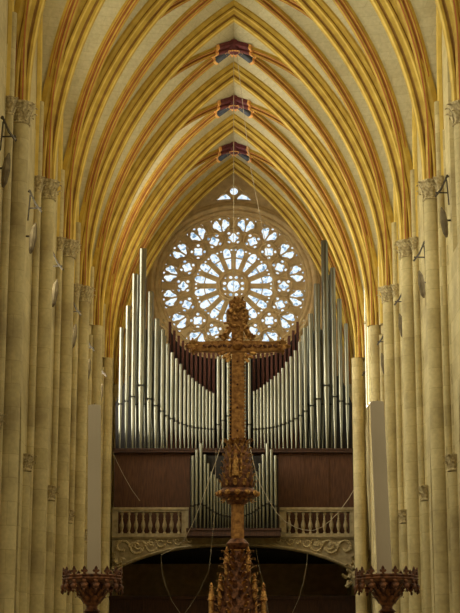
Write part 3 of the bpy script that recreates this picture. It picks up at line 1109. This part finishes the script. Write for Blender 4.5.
for pxc, pyr, half, side, (tx, ty_), hw in ((92.5, 578, 30.5, 'left', (94.5, 405.5), 6.6), (386.5, 578, 32, 'right', (377.0, 402.0), 7.2)):
    st = candlestick(pxc, pyr, half, 0, side)
    b0 = Vector((A(pxc if side == 'left' else 384.8, 578)[0], YA, A(pxc, 577)[1]))
    if side == 'left': b0.x = A(94.0, 578)[0]
    t0 = Vector((A(tx, ty_)[0], YA, A(tx, ty_)[1]))
    cnd = empty('candle', (b0.x, YA, b0.z), 'tall grey wax candle standing in the %s candlestick' % side, 'candle', 'altar candles')
    bm = B()
    d = t0 - b0
    lathe(bm, [(hw * MA * 1.02, 0), (hw * MA * 0.98, d.z - 0.006), (hw * MA * 0.9, d.z), (hw * MA * 0.3, d.z - 0.008)], 20)
    for v in bm.verts: v.co.x += d.x * v.co.z / d.z
    part('wax_shaft', bm, WAX, cnd, smooth=True)
    bm = B()
    tube(bm, [(d.x, 0, d.z - 0.01), (d.x + 0.002, 0, d.z + 0.014)], 0.0022, 5)
    part('wick', bm, IRON, cnd)

# --- gilt cross on its tall ornate stem
CXP = 237.5
cx0 = A(CXP, 440)[0]
CR = empty('altar_cross', (cx0, YA, ALT_Z), 'tall ornate gilt cross on a leafy spire in front of the organ', 'cross')
def q(px, py):
    p = A(px, py)
    return p[0] - cx0, p[1] - ALT_Z
def crz(py): return A(234, py)[1] - ALT_Z
def plate(poly, th, yo=0.0):
    return fill2d([[q(*p) for p in poly]], th, lambda p_, q_, r_: Vector((p_, yo + r_, q_)))
part('upright', plate([(231.5, 442), (231.8, 353), (244.2, 353), (244.4, 442)], 0.045), GILTP, CR)
bm = plate([(193, 341), (200, 342.5), (226, 341.5), (250, 341.5), (276, 342.5), (283, 341), (283, 352.5), (276, 351.5), (250, 352.5), (226, 352.5), (200, 351.5), (193, 352.5)], 0.05)
part('cross_beam', bm, GILTP, CR)
part('upper_arm', plate([(231.5, 342), (231.5, 308), (229, 306), (229, 302), (234, 300), (237.5, 297), (241, 300), (246, 302), (246, 306), (243.5, 308), (243.5, 342)], 0.045), GILTP, CR)
def foliage(name, spots, mat=GILT, ys=(-0.03,)):
    bm = B()
    for px, py, s_, dx, dz in spots:
        x, z = q(px, py)
        leaf(bm, (x, -0.028, z), (dx * 0.4, -1, dz * 0.4), (dx, -0.15, dz), s_, 0.6)
    return part(name, bm, mat, CR)
def trefoil(px, py, ux, uz, name='arm_end'):
    bm = B()
    for k, (a_, b_, r_) in enumerate(((0, 0, 3.6), (4.4, 0, 2.6), (0.3, 4.8, 2.7), (0.3, -4.8, 2.7), (7.2, 0, 1.3), (0.3, 7.4, 1.2), (0.3, -7.4, 1.2))):
        x, z = q(px + ux * a_ + uz * b_, py - uz * a_ + ux * b_)
        blob(bm, (x, -0.005, z), r_ * MA, 0.03, r_ * MA)
    for k in range(8):
        an = k * PI / 4
        x, z = q(px, py)
        leaf(bm, (x, -0.035, z), (0, -1, 0), (math.cos(an), 0, math.sin(an)), 0.03, 0.5)
    part(name, bm, GILT, CR)
trefoil(193, 346.5, -1, 0)
trefoil(282.5, 346.5, 1, 0)
trefoil(237.5, 306, 0, 1)
sp_ = []
for k in range(34):                      # openwork foliage around the head of the cross
    t = random.random()
    py = 302 + 40 * t
    half = 6 + 8 * t * t
    px = CXP + random.uniform(-half, half)
    an = random.uniform(0, 2 * PI)
    sp_.append((px, py, random.uniform(0.016, 0.03), math.cos(an), math.sin(an)))
foliage('head_foliage', sp_)
# curved side brackets that step down from the head to the beam
for s in (-1, 1):
    bm = B()
    pts = [q(CXP + s * d, y) for d, y in ((5.5, 308), (8.5, 312), (8, 320), (6.5, 325), (8, 329), (11, 334), (15, 340))]
    tube(bm, [Vector((x, -0.005, z)) for x, z in pts], [0.012, 0.018, 0.02, 0.016, 0.018, 0.02, 0.016], 6)
    for d, y, r_ in ((9.5, 311, 1.7), (9.5, 319, 1.6), (10.5, 328, 1.7), (14.5, 335, 1.7), (7.5, 304, 1.6)):
        x, z = q(CXP + s * d, y)
        blob(bm, (x, -0.01, z), r_ * MA, 0.02, r_ * MA)
    part('side_scroll', bm, GILT, CR, smooth=True)
bm = B()
for dx_, dy_, r_ in ((0, 346, 5.6), (0, 346, 3.4)):
    x, z = q(CXP, dy_)
    blob(bm, (x, -0.025, z), r_ * MA, 0.02 + 0.012 * (6 - r_) / 3, r_ * MA, sub=2)
part('centre_medallion', bm, GILTP, CR, smooth=True)
foliage('angle_leaves', [(CXP + s * d, y, 0.036, s * ux, uz) for s in (-1, 1) for d, y, ux, uz in ((7, 354, 1, -1), (9, 356, 1, -0.6), (7.5, 358, 0.6, -1), (12, 353.5, 1, -0.3), (8, 340, 1, 1), (12, 340.5, 1, 0.6))])
bm = B()
for s in (-1, 1):
    for k in range(24):
        x, z = q(CXP + s * 7.4, 357 + k * 3.55)
        blob(bm, (x, -0.004, z), 1.05 * MA, 0.012, 1.1 * MA)
part('beading', bm, GILT, CR, smooth=True)
bm = B()
for k in range(15):
    px = 203 + k * 5
    x, z = q(px, 347 + (1.2 if k % 2 else -1.2))
    leaf(bm, (x, -0.026, z), (0, -1, 0), (1, 0, 0.6 if k % 2 else -0.6), 0.026, 0.35)
part('beam_vine', bm, GILTD, CR)
bm = B()
for k in range(4):
    x, z = q(CXP, 362 + k * 23)
    blob(bm, (x, -0.024, z), 1.3 * MA, 0.008, 1.3 * MA)
part('stud', bm, GILTD, CR, smooth=True)
# bell-shaped knop
bm = B()
def rz(list_): return [(r * MA, crz(py)) for r, py in list_]
lathe(bm, rz([(7, 505), (11, 502), (13, 499), (19, 497), (20.5, 494), (19, 491), (15.5, 488.5), (16.5, 484), (15.5, 472), (13.5, 458), (11, 448), (9.5, 444), (10.5, 441.5), (7, 439)]), 16)
KN = part('knop', bm, GILTD, CR, smooth=True)
bm = B()
for row in range(7):
    n = 11
    py = 487 - row * 6.6
    rr = (16.2 - row * 0.95) * MA
    for k in range(n):
        an = 2 * PI * (k + 0.5 * (row % 2)) / n
        o = Vector((math.cos(an), math.sin(an), 0))
        leaf(bm, o * rr + Vector((0, 0, crz(py))), o, (o.x * 0.05, o.y * 0.05, 1), 0.038, 0.4)
for k in range(12):
    an = 2 * PI * k / 12
    o = Vector((math.cos(an), math.sin(an), 0))
    blob(bm, o * 19.5 * MA + Vector((0, 0, crz(494))), 0.022, 0.022, 0.018)
    leaf(bm, o * 13 * MA + Vector((0, 0, crz(497))), o, (o.x * 0.6, o.y * 0.6, -1), 0.034, 0.5)
    leaf(bm, o * 9.5 * MA + Vector((0, 0, crz(445))), o, (o.x * 0.5, o.y * 0.5, 1), 0.035, 0.8)
part('knop_leaves', bm, GILT, KN)
# little standing figure in a niche on the front of the knop
bm = B()
zc = crz(478)
lathe(bm, [(0.022, zc), (0.024, zc + 0.03), (0.017, zc + 0.075), (0.02, zc + 0.10), (0.009, zc + 0.118), (0.013, zc + 0.13), (0.012, zc + 0.148), (0.003, zc + 0.156)], 10, (-0.012, -0.095), sy=0.8)
tube(bm, [(-0.045, -0.09, zc), (-0.045, -0.09, zc + 0.13), (-0.012, -0.10, zc + 0.19), (0.022, -0.09, zc + 0.13), (0.022, -0.09, zc)], 0.006, 5)
part('niche_figure', bm, GILT, KN, smooth=True)
# shaft below the knop
bm = B()
lathe(bm, rz([(7.2, 552), (7.0, 545), (6.8, 506), (8, 503)]), 8, a0=PI / 8)
part('octagonal_shaft', bm, GILTP, CR)
bm = B()
lathe(bm, rz([(7, 550), (10.5, 547.5), (11.5, 544), (9.5, 541.5), (7, 539)]), 12)
part('collar', bm, GILTD, CR, smooth=True)
# crocketed spire of the tabernacle
bm = B()
lathe(bm, rz([(24, 660), (22, 640), (19, 613), (14, 585), (9, 560), (6.5, 548)]), 8, a0=PI / 8)
SPI = part('spire', bm, GILTD, CR)
bm = B()
for k in range(8):
    an = PI / 8 + 2 * PI * k / 8
    o = Vector((math.cos(an), math.sin(an), 0))
    for j in range(13):
        py = 556 + j * 7.5
        r_ = (8 + (py - 556) * 0.185) * MA
        leaf(bm, o * r_ + Vector((0, 0, crz(py))), o, (o.x * 0.55, o.y * 0.55, 1), 0.034, 1.2)
part('crocket', bm, GILT, SPI)
bm = B()
for row in range(9):
    for k in range(9):
        an = 2 * PI * (k + 0.5 * (row % 2)) / 9
        o = Vector((math.cos(an), math.sin(an), 0))
        py = 562 + row * 9
        r_ = (8.5 + (py - 556) * 0.165) * MA
        leaf(bm, o * r_ + Vector((0, 0, crz(py))), o, (o.x * 0.1, o.y * 0.1, 1), 0.045, 0.5)
part('spire_leaves', bm, GILTD, SPI)
for s in (-1, 1):
    for d, top in ((10.5, 548), (17, 575), (26, 584)):
        bm = B()
        x, z = q(CXP + s * d, top)
        zl = crz(655)
        lathe(bm, [(0.017, zl), (0.016, z - 0.10), (0.024, z - 0.095), (0.02, z - 0.085), (0.010, z - 0.04), (0.004, z - 0.012), (0.009, z - 0.006), (0.002, z + 0.008)], 8, (x, -0.02))
        for j in range(5):
            for s2 in (-1, 1):
                blob(bm, (x + s2 * (0.014 - 0.0018 * j), -0.025, z - 0.085 + j * 0.017), 0.006, 0.006, 0.007)
        part('pinnacle', bm, GILT, CR)
bm = B()
lathe(bm, rz([(30, 720), (30, 668), (27, 655), (18, 640)]), 8, a0=PI / 8)
box(bm, -0.2, 0.2, -0.18, 0.18, 0, crz(715))
part('pedestal', bm, GILTD, CR)

# ------------------------------------------------------------------ cables
def cable(name, pts, r, label, group=None):
    bm = B()
    o0 = Vector(pts[0])
    tube(bm, [Vector(p) - o0 for p in pts], r * 0.68, 5)
    o = part(name, bm, WIRE)
    o.location = o0
    return tag(o, label, 'cable', group)
YK = (PY[4] + PY[5]) / 2
cable('hanging_wire', [at(233.6, 53, YK), Vector((at(233.6, 53, YK).x, YK, at(234, 330, YK).z)), Vector((at(233.6, 53, YK).x, YK, at(234, 520, YK).z))], 0.018,
      'thin plumb wire hanging from the nearest painted keystone past the rose centre')
cable('hanging_wire', [at(236.5, 52, YK) + Vector((0, -0.1, 0)), at(250, 165, YK + 6), at(265, 240, YK + 12), at(283, 332, YO - 0.35)], 0.018,
      'slanting wire from the nearest painted keystone down to the organ pipes')
YC = PY[-2] - 0.9
def cat(p0, p1, sag, n=18):
    a_, b_ = Vector(p0), Vector(p1)
    return [a_.lerp(b_, k / n) - Vector((0, 0, sag * 4 * (k / n) * (1 - k / n))) for k in range(n + 1)]
def path(pts, y): return [at(px, py, y) for px, py in pts]
cable('slack_cable', path([(356, 486), (349, 498), (340, 510.5), (331, 520), (322, 527), (313, 530.5), (304, 530), (295, 527), (285, 521.5), (277, 513), (269, 501), (262, 488), (256, 474), (250, 446)], YC), 0.021,
      'slack pale cable looping across the right balustrade')
cable('slack_cable', path([(112.5, 452), (117, 462), (124, 476), (132, 490), (140, 501)], YC), 0.013, 'thin cable drooping across the left wooden panel')
cable('slack_cable', path([(222, 441), (217, 458), (211, 475), (205, 492), (199, 508), (193, 523), (184, 540), (173, 549), (161, 555)], YC), 0.018,
      'pale cable slanting down across the left side of the small organ')
cable('slack_cable', path([(161, 556), (162, 573), (166, 587), (172, 601), (182, 616), (192, 630)], YG - 0.03), 0.014, 'thin cable curving down through the dark arch at left')
cable('slack_cable', path([(216, 450), (215, 500), (213, 530), (209, 570), (200, 590), (190, 606), (180, 620)], YC - 0.3), 0.010, 'faint cable falling just left of the cross stem')
cable('slack_cable', path([(308, 548), (307, 562), (304, 580), (299, 598), (292, 614), (284, 630)], YG - 0.03), 0.014, 'thin cable curving down through the dark arch at right')
cable('slack_cable', path([(256, 548), (259, 566), (264, 587), (267, 605), (270, 625)], YG - 0.03), 0.011, 'faint cable falling just right of the crocketed spire')

# ------------------------------------------------------------------ world: added warm fill in place of choir daylight; gradient lights foreground, keeps gallery dim
w = bpy.data.worlds.new('world')
sc.world = w
w.use_nodes = True
bg = w.node_tree.nodes['Background']
tcw = w.node_tree.nodes.new('ShaderNodeTexCoord')
sepw = w.node_tree.nodes.new('ShaderNodeSeparateXYZ')
w.node_tree.links.new(tcw.outputs['Generated'], sepw.inputs[0])
cw_ = ramp(w.node_tree, sepw.outputs[2], [(0.0, (0.085, 0.073, 0.046)), (0.15, (0.14, 0.12, 0.075)), (0.6, (1.0, 0.87, 0.56))])
w.node_tree.links.new(cw_, bg.inputs[0])
bg.inputs[1].default_value = 0.9
sc.cycles.max_bounces = 8
sc.cycles.diffuse_bounces = 5
sc.cycles.use_denoising = True
